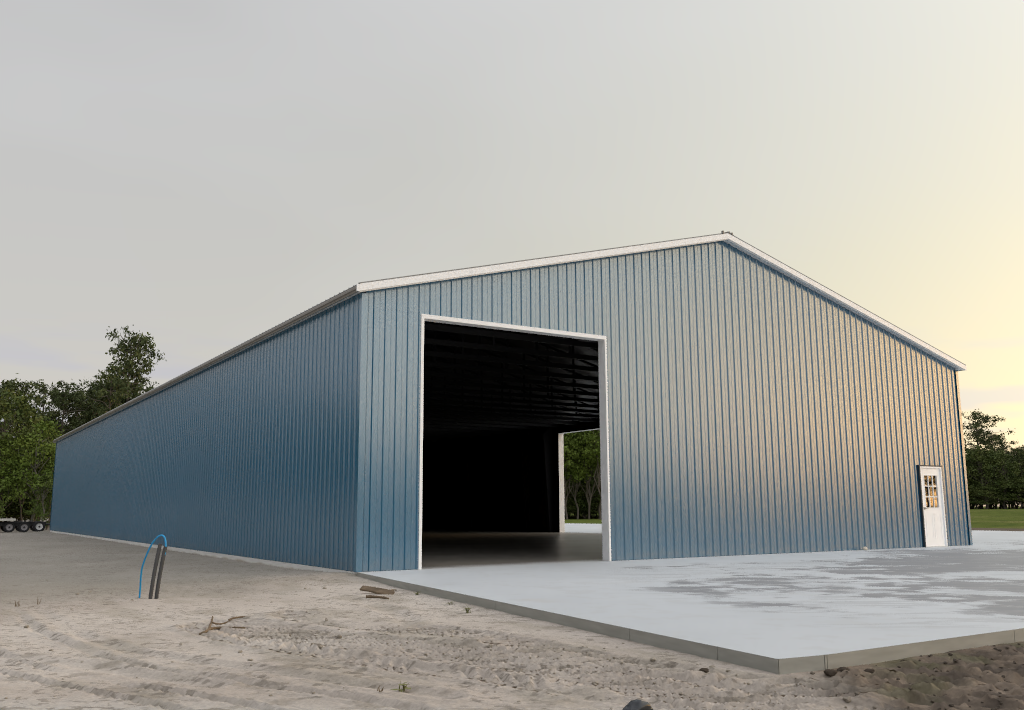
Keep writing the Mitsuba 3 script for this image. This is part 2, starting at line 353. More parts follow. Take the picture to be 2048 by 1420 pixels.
def ground_z(x, y):
    x, y = np.asarray(x, float), np.asarray(y, float)
    z = -0.105 + 0.75 * smooth(40, 140, x)
    z = z + 0.05 * np.exp(-((x + 0.5) ** 2 + (y - 0.3) ** 2) / 1.6 ** 2) + 0.16 * np.exp(-((x + 0.2) ** 2) / 0.5 ** 2) * (y > 0) * np.clip(npn(x, y, 0.28, 3) - 0.46, 0, 1)
    near = smooth(70, 25, np.hypot(x - CAM[0], y - CAM[1]))
    z = z + near * (0.07 * (npn(x, y, 0.35, 1) - 0.5) * smooth(-0.2, -2.0, x + 0.1194 * np.minimum(y, 0) * -1 + 0.0) + 0.024 * (npn(x, y, 1.6, 2) - 0.5))
    close = smooth(22, 9, np.hypot(x - CAM[0], y - CAM[1]))
    z = z + close * (0.012 * (npn(x, y, 5.0, 4) - 0.5) + 0.007 * (npn(x, y, 14.0, 6, 2) - 0.5))
    sel = (x > -9.5) & (x < 3.2) & (y > -13.2) & (y < 14)
    xs, ys = x[sel], y[sel]
    dz = np.zeros_like(xs)
    turned = np.zeros_like(xs)                    # how far the sand colour darkens in the tyre grooves
    for i, (pts, hw) in enumerate(TREAD):
        d, s = path_st(xs, ys, pts)
        wob = npn(xs, ys, 3.0, 20 + i) - 0.5
        u = (d + 0.08 * wob) / hw
        inside = smooth(1.1, 0.85, np.abs(u))
        if i == 0:
            ph = (s + np.abs(d) * 1.1) / 0.075 + 1.2 * wob
        else:
            ph = (xs * 0.50 + ys * 0.86) / 0.066 + 3.2 * (npn(xs, ys, 2.2, 25 + i) - 0.5)
        cut_ = smooth(0.25, 0.45, npn(xs * 1.0, ys * 1.0, 3.2, 27 + i))
        lug = np.clip(np.sin(ph * np.pi) * 1.5, -1, 1) * cut_
        fade = smooth(0.22, 0.42, npn(xs, ys, 0.9, 30 + i))
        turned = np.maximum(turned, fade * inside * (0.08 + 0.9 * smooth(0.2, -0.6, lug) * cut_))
        dz += 1.9 * fade * (inside * (-0.010 + (0.013 if i == 0 else 0.013) * lug + 0.010 * (npn(xs, ys, 9.0, 33 + i) - 0.5)) + 0.017 * np.exp(-((np.abs(u) - 1.2) / 0.2) ** 2) * (0.5 + 1.4 * wob))
    for i, (pts, hw) in enumerate(RUTS):
        d, s = path_st(xs, ys, pts)
        wob = npn(xs, ys, 2.0, 40 + i) - 0.5
        rough_ = npn(xs, ys, 11.0, 46 + i) - 0.5
        u = (d + 0.05 * wob + 0.03 * rough_) / hw
        fade = smooth(0.25, 0.5, npn(xs, ys, 0.8, 50 + i)) * smooth(-1.5, -4.5, ys) * min(1.0, 0.35 + 0.05 / hw * 0.5)
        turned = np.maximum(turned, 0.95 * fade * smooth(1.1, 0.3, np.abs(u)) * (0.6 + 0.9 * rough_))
        dz += 1.3 * fade * (-0.026 * smooth(1.2, 0.3, np.abs(u)) + 0.014 * np.exp(-((np.abs(u) - 1.6) / 0.5) ** 2) * (0.7 + 1.3 * wob + rough_))
    # dug-over wet soil beyond the pad corner
    w = npn(xs, ys, 1.4, 8, 4) - 0.5
    lump2 = npn(xs, ys, 12.0, 66, 3)
    soil = smooth(-0.25, 0.55, (xs + 1.25) * 0.75 - (ys + 10.35) * 0.55 + w) * smooth(-10.25, -10.55, ys)
    fur = np.sin((xs * 0.93 + ys * 0.38) / 0.11 * np.pi + 3 * (npn(xs, ys, 2.2, 61) - 0.5)) * 0.5 + 0.5
    dz += soil * (0.05 * (npn(xs, ys, 2.5, 62) - 0.5) + 0.055 * fur * npn(xs, ys, 3.0, 64) * 1.5 + 0.075 * (npn(xs, ys, 8.0, 63) - 0.5) + 0.03 * smooth(0.5, 0.62, lump2) - 0.04)
    lumps = npn(xs, ys, 8.0, 70, 2)
    churn = smooth(1.6, 0.2, np.abs(path_st(xs, ys, TREAD[1][0])[0])) * smooth(-5.5, -7.5, ys)
    dz += churn * 0.012 * smooth(0.55, 0.75, lumps)
    z[sel] += dz
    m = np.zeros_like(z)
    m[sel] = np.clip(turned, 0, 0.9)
    GROOVES['m'] = m
    # against the slab edges the ground stays below the concrete
    edge = x - (0.1194 * y) * (y < 0)
    lim = -0.06 + 0.055 * (npn(x, y, 1.1, 91) - 0.5) + 0.05 * smooth(-2.2, 0.0, y) * smooth(1.5, 0.0, y)
    bound = (y > -10.35) & (edge > -0.35) & (x < 40)
    z = np.where(bound & (y < 1.5), np.minimum(z, lim + 0.02 * np.clip(-edge / 0.35, 0, 1)), z)
    return z


X, Y = np.meshgrid(gx, gy, indexing='ij')
Z = ground_z(X.ravel(), Y.ravel()).reshape(X.shape)
nx, ny = X.shape
GROOVE_MASK = GROOVES['m']
VV = np.stack([X, Y, Z], -1).reshape(-1, 3)
ii, jj = np.meshgrid(np.arange(nx - 1), np.arange(ny - 1), indexing='ij')
ii, jj = ii.ravel(), jj.ravel()
quad = np.stack([ii * ny + jj, (ii + 1) * ny + jj, (ii + 1) * ny + jj + 1, ii * ny + jj + 1], 1)
cx, cy = (gx[ii] + gx[ii + 1]) / 2, (gy[jj] + gy[jj + 1]) / 2
hidden = (cx > 0.6) & (cx < 32.5) & (cy > -9.9) & (cy < 41)
field = ((cx > 42) | ((cx > 33) & (cy > 25)) | ((cx > -60) & (cy > 60) & (cx > 12))) & (cy > -60)
earth = (cx > 33) & ~field & (cy > -60)


def submesh(mask):
    q = quad[mask]
    f = np.vstack([q[:, [0, 1, 2]], q[:, [0, 2, 3]]])
    u, inv = np.unique(f, return_inverse=True)
    return trimesh.Trimesh(VV[u], inv.reshape(-1, 3), process=False)


_s = ~hidden & ~field & ~earth
_u = np.unique(quad[_s])
add('sandy_ground', submesh(_s), 'sand', True, color=np.repeat(GROOVE_MASK[_u][:, None], 3, 1), kind='structure', label='pale sandy ground with tyre tracks and ruts', )
add('grass_field', submesh(field), 'field', True, kind='structure', label='mown green field before the far trees')
add('earth_strip', submesh(earth), 'dark_earth', True, kind='structure', label='strip of bare dark earth between concrete and grass')


def gz(x, y):
    return float(ground_z(np.array([x]), np.array([y]))[0])


# ------------------------------------------------------------------ concrete pad
def notch(a, b, ts, w=0.007, d=0.012):
    """Points from a to b with small form-seam notches at distances ts."""
    a, b = np.array(a, float), np.array(b, float)
    t = (b - a) / np.linalg.norm(b - a)
    n = np.array([-t[1], t[0]])                 # to the inside for an anticlockwise outline
    pts = [a]
    for s in ts:
        pts += [a + t * (s - w / 2), a + t * (s - w / 2) + n * d, a + t * (s + w / 2) + n * d, a + t * (s + w / 2)]
    return [tuple(p) for p in pts]


outline = []
outline += notch((-0.006, -0.004), (-1.222, -10.22), [2.6, 5.6, 8.4, 9.62])
outline += notch((-1.222, -10.22), (-0.80, -10.283), [0.006, 0.42])
outline += notch((-0.80, -10.283), (33.0, -10.283), [0.02, 2.45, 5.6, 8.7, 11.9, 15, 18, 21, 24])
outline += [(33.0, -10.283), (33.0, 46.0), (W + 0.022, 46.0), (W + 0.022, -0.004)]
pad = trimesh.creation.extrude_polygon(sg.Polygon(outline), 0.26, engine='earcut')
pad.apply_translation((0, 0, -0.26))
add('concrete_pad', pad, 'concrete', kind='structure', label='pale concrete apron with damp dark blotches')
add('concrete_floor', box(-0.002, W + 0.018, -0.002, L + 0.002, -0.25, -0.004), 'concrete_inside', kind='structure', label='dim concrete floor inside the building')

# ------------------------------------------------------------------ the steel building
B = 'metal_building'
tag(B, 'long blue ribbed metal building with white trim and a wide open doorway in its gable', 'building')

PROFILE = [(0.0, 0.025), (0.012, 0.025), (0.026, 0.0), (0.050, 0.0), (0.078, 0.0), (0.102, 0.0), (0.107, 0.005), (0.116, 0.005), (0.121, 0.0), (0.140, 0.0), (0.168, 0.0), (RIB - 0.026, 0.0), (RIB - 0.012, 0.025)]


def panel_mesh(s0, s1, top, frame, holes=(), bottom=0.004, seed=0):
    """Ribbed sheet from s0 to s1 along the wall. top(s): upper edge; holes: (a, b, z) openings up from the floor."""
    rg = np.random.default_rng(seed)
    pts = []
    k0 = int(math.floor(s0 / RIB)) - 1
    for k in range(k0, int(math.ceil(s1 / RIB)) + 1):
        jit = np.zeros(len(PROFILE))
        pts += [(k * RIB + a, o + (j if o < 0.01 else 0)) for (a, o), j in zip(PROFILE, jit)]
    pts = np.array(pts)
    cuts = [s0, s1] + [c for h in holes for c in h[:2] if s0 < c < s1] + ([W / 2] if s0 < W / 2 < s1 else [])
    ss = np.unique(np.concatenate([pts[(pts[:, 0] > s0 + 1e-4) & (pts[:, 0] < s1 - 1e-4), 0], cuts]))
    oo = np.interp(ss, pts[:, 0], pts[:, 1])
    free = np.array([0.0004 if 1e-6 < abs(o) or o == 0 else 0.0 for o in oo]) * (oo < 0.004)
    rows = np.linspace(0, 1, 6)
    wave = rg.normal(0, 1, (len(rows), len(ss))) * free * 0.22 + rg.normal(0, 1, len(ss)) * free * 0.42     # faint waviness of thin sheet between its fixings
    V, F = [], []
    for i, (a, b) in enumerate(zip(ss[:-1], ss[1:])):
        m = (a + b) / 2
        lo = bottom
        for h in holes:
            if h[0] < m < h[1]:
                lo = h[2]
        for r in range(len(rows) - 1):
            n = len(V)
            for j, q in ((i, r), (i + 1, r), (i + 1, r + 1), (i, r + 1)):
                V.append(frame(ss[j], oo[j] + wave[q, j], lo + (top(ss[j]) - lo) * rows[q]))
            F += [(n, n + 1, n + 2), (n, n + 2, n + 3)]
    m = trimesh.Trimesh(np.array(V), np.array(F), process=False)
    m.merge_vertices()
    return m


front = lambda s, o, z: (s, -o, z)
left = lambda s, o, z: (-o, s, z)
right = lambda s, o, z: (W + o, s, z)
back = lambda s, o, z: (s, L + o, z)
top_gable = lambda s: roof_z(s) - 0.004
top_eave = lambda s: H - 0.004
WT = 0.20                                          # wall thickness


def wall_core(kind):
    """Inner lining of a wall, coloured for indoor shade, the girts and the opening cut out."""
    if kind in ('front', 'back'):
        pg = sg.Polygon([(0.03, 0), (W - 0.03, 0), (W - 0.03, H - 0.02), (W / 2, P - 0.02), (0.03, H - 0.02)])
        if kind == 'front':
            pg = pg.difference(sg.box(OX0 - 0.001, -1, OX1 + 0.001, OZ + 0.001)).difference(sg.box(DX0, -1, DX1, DZ))
        m = trimesh.creation.extrude_polygon(pg, WT - 0.012, engine='earcut')
        v = np.array(m.vertices)
        y0 = 0.006 if kind == 'front' else L - WT + 0.006
        m = trimesh.Trimesh(np.stack([v[:, 0], y0 + v[:, 2], v[:, 1]], 1), m.faces, process=False)
    else:
        pg = sg.box(WT, 0, L - WT, H - 0.03)
        if kind == 'right':
            pg = pg.difference(sg.box(RY0 - 0.001, -1, RY1 + 0.001, RZ + 0.001))
        m = trimesh.creation.extrude_polygon(pg, WT - 0.012, engine='earcut')
        v = np.array(m.vertices)
        x0 = 0.006 if kind == 'left' else W - WT + 0.006
        m = trimesh.Trimesh(np.stack([x0 + v[:, 2], v[:, 0], v[:, 1]], 1), m.faces, process=False)
    m.fix_normals()
    return m


WALLS = [('wall', 'front'), ('wall_001', 'left'), ('wall_002', 'right'), ('wall_003', 'back')]
for nm, kd in WALLS:
    add(f'{B}__{nm}', wall_core(kd), 'shaded_liner')
labels[f'{B}__wall'] = {'label': 'ribbed blue gable wall with the big doorway'}
labels[f'{B}__wall_001'] = {'label': 'long ribbed blue side wall under the low eave'}

FH = [(OX0 - 0.06, OX1 + 0.045, OZ + 0.075), (DX0 - 0.045, DX1 + 0.03, DZ + 0.03)]
c0 = 0.055                                        # corner trims cover the sheet ends
for k in range(20):
    a, b = k * 4 * RIB + 0.0005, (k + 1) * 4 * RIB - 0.0005
    a, b = max(a, c0), min(b, W - c0)
    add(f'{B}__wall__panel', panel_mesh(a, b, top_gable, front, FH, seed=k), 'blue_paint', 35)
n = int(math.ceil((L - c0) / (4 * RIB)))
for k in range(n):
    a, b = max(k * 4 * RIB + 0.0005, c0), min((k + 1) * 4 * RIB - 0.0005, L - c0)
    add(f'{B}__wall_001__panel', panel_mesh(a, b, top_eave, left, seed=100 + k), 'blue_paint', 35)
add(f'{B}__wall_002__cladding', panel_mesh(c0, L - c0, top_eave, right, [(RY0 - 0.06, RY1 + 0.06, RZ + 0.08)], seed=301), 'blue_paint')
add(f'{B}__wall_003__cladding', panel_mesh(c0, W - c0, top_gable, back, seed=302), 'blue_paint')

# corner trims: folded angle over the last ribs
for i, (sx, sy) in enumerate(((0, 0), (1, 0), (0, 1), (1, 1))):
    X0, Y0, ux, uy = (W if sx else 0), (L if sy else 0), (1 if sx else -1), (1 if sy else -1)
    o, t, w = 0.034, 0.003, 0.075
    pg = [(-w, o), (o, o), (o, -w), (o - t, -w), (o - t, o - t), (-w, o - t)]
    poly = sg.Polygon([(X0 + ux * a, Y0 + uy * b) for a, b in pg])
    m = trimesh.creation.extrude_polygon(poly, H - 0.03, engine='earcut')
    m.apply_translation((0, 0, 0.002))
    add(f'{B}__corner_trim', m, 'blue_trim_paint')

# screws on the girt lines
scr = []
sc0 = trimesh.creation.cylinder(radius=0.006, height=0.006, sections=6)
sc0.apply_transform(trimesh.transformations.rotation_matrix(np.pi / 2, [1, 0, 0]))
for zz in (0.25, 1.3, 2.4, 3.5, 4.6, 5.4, 6.2):
    for k in range(1, 80):
        for dx in (0.045,):
            x = k * RIB + dx
            lo = max([h[2] for h in FH if h[0] < x < h[1]], default=0)
            if lo + 0.05 < zz < roof_z(x) - 0.15:
                s_ = sc0.copy()
                s_.apply_translation((x, -0.003, zz))
                scr.append(s_)
add(f'{B}__wall__screw_rows', join(scr), 'screw_metal', kind='stuff')

# roof: ribbed sheets, soffit, rake and eave trims, ridge cap
RT = 0.125


def roof_sheet(side):
    ss, oo = [], []
    k = 0
    y = -OH
    while y < L + OH:
        for a, o in ((0, 0.02), (0.012, 0.02), (0.03, 0), (RIB - 0.03, 0), (RIB - 0.012, 0.02)):
            if y + a < L + OH:
                ss.append(y + a)
                oo.append(o)
        y += RIB
    ss, oo = np.array(ss), np.array(oo)
    x0, x1 = (-OE - 0.03, W / 2) if side == 0 else (W + OE + 0.03, W / 2)
    zf = lambda x: H + S * (W / 2 - abs(x - W / 2)) + RT + 0.004
    v = np.vstack([np.stack([np.full_like(ss, x0), ss, zf(x0) + oo], 1), np.stack([np.full_like(ss, x1), ss, zf(x1) + oo], 1),
                   np.stack([np.full_like(ss, x0), ss, zf(x0) - 0.002 + 0 * oo], 1)])
    m = len(ss)
    f = []
    for i in range(m - 1):
        f += [(i, i + 1, m + i + 1), (i, m + i + 1, m + i), (2 * m + i, 2 * m + i + 1, i + 1), (2 * m + i, i + 1, i)]
    return trimesh.Trimesh(v, np.array(f), process=False)


add(f'{B}__roof', roof_sheet(0), 'galvanised')
add(f'{B}__roof', roof_sheet(1), 'galvanised')
for side in (0, 1):
    xe, xm = (-OE, W / 2) if side == 0 else (W + OE, W / 2)
    ze, zm = roof_z(xe), roof_z(xm)
    for yy, nm in ((-OH, 'rake_trim'), (L + OH - 0.03, 'rake_trim')):
        # upright face with a small folded lip below it
        pg = sg.Polygon([(xe, ze - 0.002), (xm, zm - 0.002), (xm, zm + RT), (xe, ze + RT)])
        m = trimesh.creation.extrude_polygon(pg, 0.03, engine='earcut')
        v = np.array(m.vertices)
        m = trimesh.Trimesh(np.stack([v[:, 0], yy + v[:, 2], v[:, 1]], 1), m.faces, process=False)
        m.fix_normals()
        lipy = (yy + 0.03, yy + 0.055) if yy < 0 else (yy - 0.025, yy)
        pg = sg.Polygon([(xe, ze - 0.022), (xm, zm - 0.022), (xm, zm - 0.0), (xe, ze - 0.0)])
        l = trimesh.creation.extrude_polygon(pg, lipy[1] - lipy[0], engine='earcut')
        v = np.array(l.vertices)
        l = trimesh.Trimesh(np.stack([v[:, 0], lipy[0] + v[:, 2], v[:, 1]], 1), l.faces, process=False)
        l.fix_normals()
        add(f'{B}__{nm}', join([m, l]), 'white_paint')
    # underside between wall and rake trim
    for ya, yb in ((-OH + 0.055, L + OH - 0.055),):
        pg = sg.Polygon([(xe, ze), (xm, zm), (xm, zm + 0.02), (xe, ze + 0.02)])
        m = trimesh.creation.extrude_polygon(pg, yb - ya, engine='earcut')
        v = np.array(m.vertices)
        m = trimesh.Trimesh(np.stack([v[:, 0], ya + v[:, 2], v[:, 1]], 1), m.faces, process=False)
        m.fix_normals()
        add(f'{B}__soffit', m, 'white_paint')
    # sculpted eave trim, a folded gutter-like profile
    sgn = -1 if side == 0 else 1
    x_ = lambda u: (xe + sgn * u)
    pr = [(0.002, -0.01), (0.03, -0.012), (0.036, 0.02), (0.058, 0.035), (0.06, 0.06), (0.03, 0.075), (0.03, 0.095), (0.026, RT - 0.012), (0.002, RT - 0.012)]
    poly = sg.Polygon([(x_(u), ze + w) for u, w in pr])
    m = trimesh.creation.extrude_polygon(poly, L + 2 * OH - 0.066, engine='earcut')
    v = np.array(m.vertices)
    m = trimesh.Trimesh(np.stack([v[:, 0], -OH + 0.033 + v[:, 2], v[:, 1]], 1), m.faces, process=False)
    m.fix_normals()
    add(f'{B}__eave_trim', m, 'taupe_paint')
    e = box(min(x_(0.0), x_(0.06)), max(x_(0.0), x_(0.06)), -OH, -OH + 0.03, ze - 0.012, ze + RT - 0.014)
    add(f'{B}__eave_end_cap', e, 'white_paint')
zr = P + RT + 0.028
rc = [(-0.19, -0.19 * S - 0.002), (-0.19, -0.19 * S + 0.004), (-0.03, -0.03 * S + 0.012), (0, 0.02), (0.03, -0.03 * S + 0.012), (0.19, -0.19 * S + 0.004), (0.19, -0.19 * S - 0.002), (0, 0.012)]
m = trimesh.creation.extrude_polygon(sg.Polygon([(W / 2 + a, zr + b) for a, b in rc]), L + 2 * OH, engine='earcut')
v = np.array(m.vertices)
m = trimesh.Trimesh(np.stack([v[:, 0], -OH - 0.004 + v[:, 2], v[:, 1]], 1), m.faces, process=False)
m.fix_normals()
add(f'{B}__ridge_cap', m, 'galvanised')
for a, hgt in ((-0.17, 0.012), (0.03, 0.022), (0.12, 0.01)):   # closure strips poking out under the cap's end
    add(f'{B}__ridge_closure', box(W / 2 + a, W / 2 + a + 0.03, -OH - 0.006, -OH + 0.05, zr - 0.02 - abs(a) * S, zr + hgt), 'taupe_paint')

# doorway trim: white jambs and head, deep reveals
def opening_trim(prefix, frame, a, b, z, depth, fo=0.036):
    """frame(s, o, z): o outward. Face strips plus reveals lining the wall thickness."""
    def bx(s0, s1, o0, o1, z0, z1):
        p = np.array([frame(s, o, q) for s in (s0, s1) for o in (o0, o1) for q in (z0, z1)])
        return box(*[f(p[:, i]) for i in range(3) for f in (np.min, np.max)])
    add(f'{prefix}__jamb', join([bx(a - 0.058, a, -0.005, fo, 0.001, z + 0.0), bx(a - 0.012, a, -depth, -0.005, 0.001, z)]), 'white_paint')
    add(f'{prefix}__jamb', join([bx(b, b + 0.045, -0.005, fo, 0.001, z + 0.0), bx(b, b + 0.012, -depth, -0.005, 0.001, z)]), 'white_paint')
    add(f'{prefix}__head', join([bx(a - 0.058, b + 0.045, -0.005, fo, z, z + 0.078), bx(a - 0.012, b + 0.012, -depth, -0.005, z, z + 0.012)]), 'white_paint')


DW = f'{B}__doorway'
opening_trim(DW, front, OX0, OX1, OZ, 0.19)
opening_trim(f'{B}__doorway_001', right, RY0, RY1, RZ, 0.24)
labels[DW] = {'label': 'tall open doorway edged in white trim'}

# interior: frames, purlins, girts, quilted insulation
for k in range(8):
    y = 5.6 + k * 5.25
    if RY0 - 0.2 < y < RY1 + 0.2:
        y = RY1 + 0.5
    ms = []
    for sx in (0, 1):
        f_ = (lambda u: u) if sx == 0 else (lambda u: W - u)
        col = [(0.21, -0.004), (0.42, -0.004), (0.72, H - 0.5), (0.21, H - 0.1)]
        raf = [(0.21, H - 0.27), (0.75, H - 0.42), (W / 2 - 0.002, P - 0.46), (W / 2 - 0.002, P - 0.25)]
        for pg in (col,):
            m = trimesh.creation.extrude_polygon(sg.Polygon([(f_(a), b) for a, b in pg]), 0.16, engine='earcut')
            v = np.array(m.vertices)
            m = trimesh.Trimesh(np.stack([v[:, 0], y + v[:, 2], v[:, 1]], 1), m.faces, process=False)
            m.fix_normals()
            add(f'{B}__column', m, 'shaded_steel')
for k in range(28):
    y = 1.6 + k * 1.45
    ms = [box(0.21, W - 0.21, y, y + 0.05, H - 0.20, H - 0.08)]
    for sx in (0, 1):
        f_ = (lambda u: u) if sx == 0 else (lambda u: W - u)
        m = trimesh.creation.extrude_polygon(sg.Polygon([(f_(0.45), H - 0.08), (f_(W / 2 - 0.003), P - 0.24), (f_(W / 2 - 0.003), P - 0.12), (f_(0.21), H - 0.09), (f_(0.21), H - 0.08)]), 0.05, engine='earcut')
        v = np.array(m.vertices)
        m = trimesh.Trimesh(np.stack([v[:, 0], y + v[:, 2], v[:, 1]], 1), m.faces, process=False)
        m.fix_normals()
        ms.append(m)
        for u in (2.4, 4.6, 6.8):
            x = f_(u)
            ms.append(box(x - 0.03, x + 0.03, y + 0.005, y + 0.045, H - 0.08, H + S * u - 0.2))
    add(f'{B}__truss', join(ms), 'rafter_steel')
for sx in (0, 1):
    # sagging blanket between purlins
    us, ys = np.linspace(0.22, W / 2, 90), np.linspace(0.21, L - 0.21, 240)
    U_, Y_ = np.meshgrid(us, ys, indexing='ij')
    xx = U_ if sx == 0 else W - U_
    sag = 0.05 * np.abs(np.sin((Y_ - 1.6) / 1.45 * np.pi)) + 0.10 * meshkit.fbm(np.stack([U_ * 1.3, Y_ * 1.1, 0 * U_ + sx], -1), 3, 77)
    zz = H + S * U_ - 0.03 - sag
    v = np.stack([xx, Y_, zz], -1).reshape(-1, 3)
    a, b = us.size, ys.size
    i, j = np.meshgrid(np.arange(a - 1), np.arange(b - 1), indexing='ij')
    q = np.stack([i * b + j, (i + 1) * b + j, (i + 1) * b + j + 1, i * b + j + 1], -1).reshape(-1, 4)
    add(f'{B}__insulation', trimesh.Trimesh(v, np.vstack([q[:, [0, 1, 2]], q[:, [0, 2, 3]]]), process=False), 'shaded_insulation', True)
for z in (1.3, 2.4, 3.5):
    add(f'{B}__girt', box(0.205, 0.25, 0.21, L - 0.21, z - 0.1, z + 0.1), 'shaded_steel')
    add(f'{B}__girt', box(0.21, W - 0.21, L - 0.25, L - 0.205, z - 0.1, z + 0.1), 'shaded_steel')

# footing seen below the side wall
add(f'{B}__footing', box(-0.008, 0.02, 0.0, L + 0.008, -0.30, -0.002), 'footing_concrete')
labels[f'{B}__footing'] = {'label': 'pale concrete footing showing under the side wall'}

# walk door
D = f'{B}__door'
labels[D] = {'label': 'white walk door with a nine-pane window'}
fw = 0.045
add(f'{D}__frame', join([box(DX0, DX0 + fw, -0.044, 0.12, 0.001, DZ), box(DX1 - fw, DX1, -0.044, 0.12, 0.001, DZ), box(DX0 + fw, DX1 - fw, -0.044, 0.12, DZ - fw, DZ)]), 'white_paint')
add(f'{D}__side_trim', join([box(DX0 - 0.045, DX0 - 0.001, -0.066, 0.01, 0.001, DZ + 0.03), box(DX1 + 0.001, DX1 + 0.03, -0.040, 0.01, 0.001, DZ + 0.001), box(DX0 - 0.001, DX1 + 0.03, -0.056, 0.01, DZ + 0.001, DZ + 0.03)]), 'navy_trim_paint')
labels[f'{D}__side_trim'] = {'label': 'dark channel round the white door'}
dx0, dx1, dz1 = DX0 + fw + 0.004, DX1 - fw - 0.004, DZ - fw - 0.004
wx0, wx1, wz0, wz1 = DX0 + 0.21, DX1 - 0.21, 1.02, 1.86
leaf_pg = sg.box(dx0, 0.012, dx1, dz1).difference(sg.box(wx0, wz0, wx1, wz1))
m = trimesh.creation.extrude_polygon(leaf_pg, 0.044, engine='earcut')
v = np.array(m.vertices)
m = trimesh.Trimesh(np.stack([v[:, 0], -0.012 + v[:, 2], v[:, 1]], 1), m.faces, process=False)
m.fix_normals()
parts = [m]
for (a, b, c, d) in ((dx0 + 0.11, (dx0 + dx1) / 2 - 0.035, 0.20, 0.86), ((dx0 + dx1) / 2 + 0.035, dx1 - 0.11, 0.20, 0.86)):   # embossed lower panels
    pts = [(a, -0.0125, c), (b, -0.0125, c), (b, -0.0125, d), (a, -0.0125, d)]
    rim = 0.025
    for s0, s1, q0, q1 in ((a, a + 0.012, c, d), (b - 0.012, b, c, d), (a, b, c, c + 0.012), (a, b, d - 0.012, d)):
        parts.append(box(s0, s1, -0.018, -0.0125, q0, q1))
add(f'{D}__leaf', join(parts), 'white_paint')
grille = [box(wx0 - 0.02, wx0, -0.02, -0.0125, wz0 - 0.02, wz1 + 0.02), box(wx1, wx1 + 0.02, -0.02, -0.0125, wz0 - 0.02, wz1 + 0.02),
          box(wx0, wx1, -0.02, -0.0125, wz1, wz1 + 0.02), box(wx0, wx1, -0.02, -0.0125, wz0 - 0.02, wz0)]
cw, ch, bar = (wx1 - wx0) / 3, (wz1 - wz0) / 3, 0.012
for k in (1, 2):
    grille.append(box(wx0 + k * cw - bar, wx0 + k * cw + bar, -0.012, 0.012, wz0, wz1))
for k in (1, 2):
    for c in range(3):
        a = wx0 + c * cw + (bar if c else 0)
        b = wx0 + (c + 1) * cw - (bar if c < 2 else 0)
        grille.append(box(a, b, -0.0105, 0.0105, wz0 + k * ch - bar, wz0 + k * ch + bar))
add(f'{D}__grille', join(grille), 'white_paint')
for r in range(3):
    for c in range(3):
        add(f'{D}__pane', trimesh.Trimesh([(wx0 + c * cw + 0.005, 0.004, wz0 + r * ch + 0.005), (wx0 + (c + 1) * cw - 0.005, 0.004, wz0 + r * ch + 0.005), (wx0 + (c + 1) * cw - 0.005, 0.004, wz0 + (r + 1) * ch - 0.005), (wx0 + c * cw + 0.005, 0.004, wz0 + (r + 1) * ch - 0.005)], [(0, 1, 2), (0, 2, 3)], process=False), 'glass_dark')
rose = trimesh.creation.cylinder(radius=0.03, height=0.012, sections=20)
rose.apply_transform(trimesh.transformations.rotation_matrix(np.pi / 2, [1, 0, 0]))
rose.apply_translation((dx0 + 0.075, -0.019, 1.0))
add(f'{D}__handle', join([rose, tube([(dx0 + 0.075, -0.02, 1.0), (dx0 + 0.075, -0.06, 1.0)], 0.01), tube([(dx0 + 0.07, -0.06, 1.0), (dx0 + 0.13, -0.06, 1.0), (dx0 + 0.19, -0.055, 0.997)], [0.011, 0.01, 0.008])]), 'steel_lever')
add(f'{D}__threshold', bevel_box(DX0 + fw, DX1 - fw, -0.06, 0.12, -0.002, 0.014, 0.004), 'galvanised')

# ------------------------------------------------------------------ conduits and water tube
def lean(p0, p1, n=8, bow=0.0):
    t = np.linspace(0, 1, n)[:, None]
    p = np.array(p0) * (1 - t) + np.array(p1) * t
    p[:, 0] += bow * np.sin(t[:, 0] * np.pi)
    return p


zb = gz(-3.62, -1.66)
for (a, b, lb) in (((-3.665, -1.68, zb - 0.15), (-3.600, -1.83, 0.605), 'dark grey conduit stub leaning in the sand, nearer the blue loop side'),
                   ((-3.585, -1.66, zb - 0.15), (-3.535, -1.86, 0.575), 'dark grey conduit stub that takes the end of the blue tube')):
    pts = lean(a, b, 10, -0.012)
    outer = tube(pts, 0.025, 18, cap=False)
    inner = tube(pts[-3:], 0.021, 18, cap=False)
    inner.invert()
    v0, v1 = outer.vertices[-18:], inner.vertices[-18:]
    ring = trimesh.Trimesh(np.vstack([v0, v1]), [t for k in range(18) for t in ((k, (k + 1) % 18, 18 + k), ((k + 1) % 18, 18 + (k + 1) % 18, 18 + k))], process=False)
    plug = tube([pts[-3], pts[-3] + 0.001], 0.021, 18)
    add('conduit_stub', join([outer, inner, ring, plug]), 'grey_conduit', 40, lb, 'pipe', 'conduit stubs in the sand')
from scipy.interpolate import CubicSpline
hp = np.array([(-3.74, -1.40, zb - 0.12), (-3.742, -1.44, 0.10), (-3.745, -1.50, 0.28), (-3.72, -1.60, 0.45), (-3.68, -1.70, 0.60), (-3.625, -1.79, 0.70), (-3.575, -1.83, 0.715), (-3.545, -1.85, 0.67), (-3.535, -1.86, 0.57), (-3.54, -1.845, 0.46)])
hs = CubicSpline(np.arange(len(hp)), hp)(np.linspace(0, len(hp) - 1, 70))
add('water_tube', tube(hs, 0.0115, 10), 'blue_tube', True, 'bright blue plastic tube arching out of the sand into a conduit', 'tube')

# ------------------------------------------------------------------ trailer by the far corner
TR = 'flatbed_trailer'
tag(TR, 'low flatbed trailer with pale deck edge parked at the far end of the blue wall', 'trailer')
ty = 44.4
tz = gz(-1.5, ty)


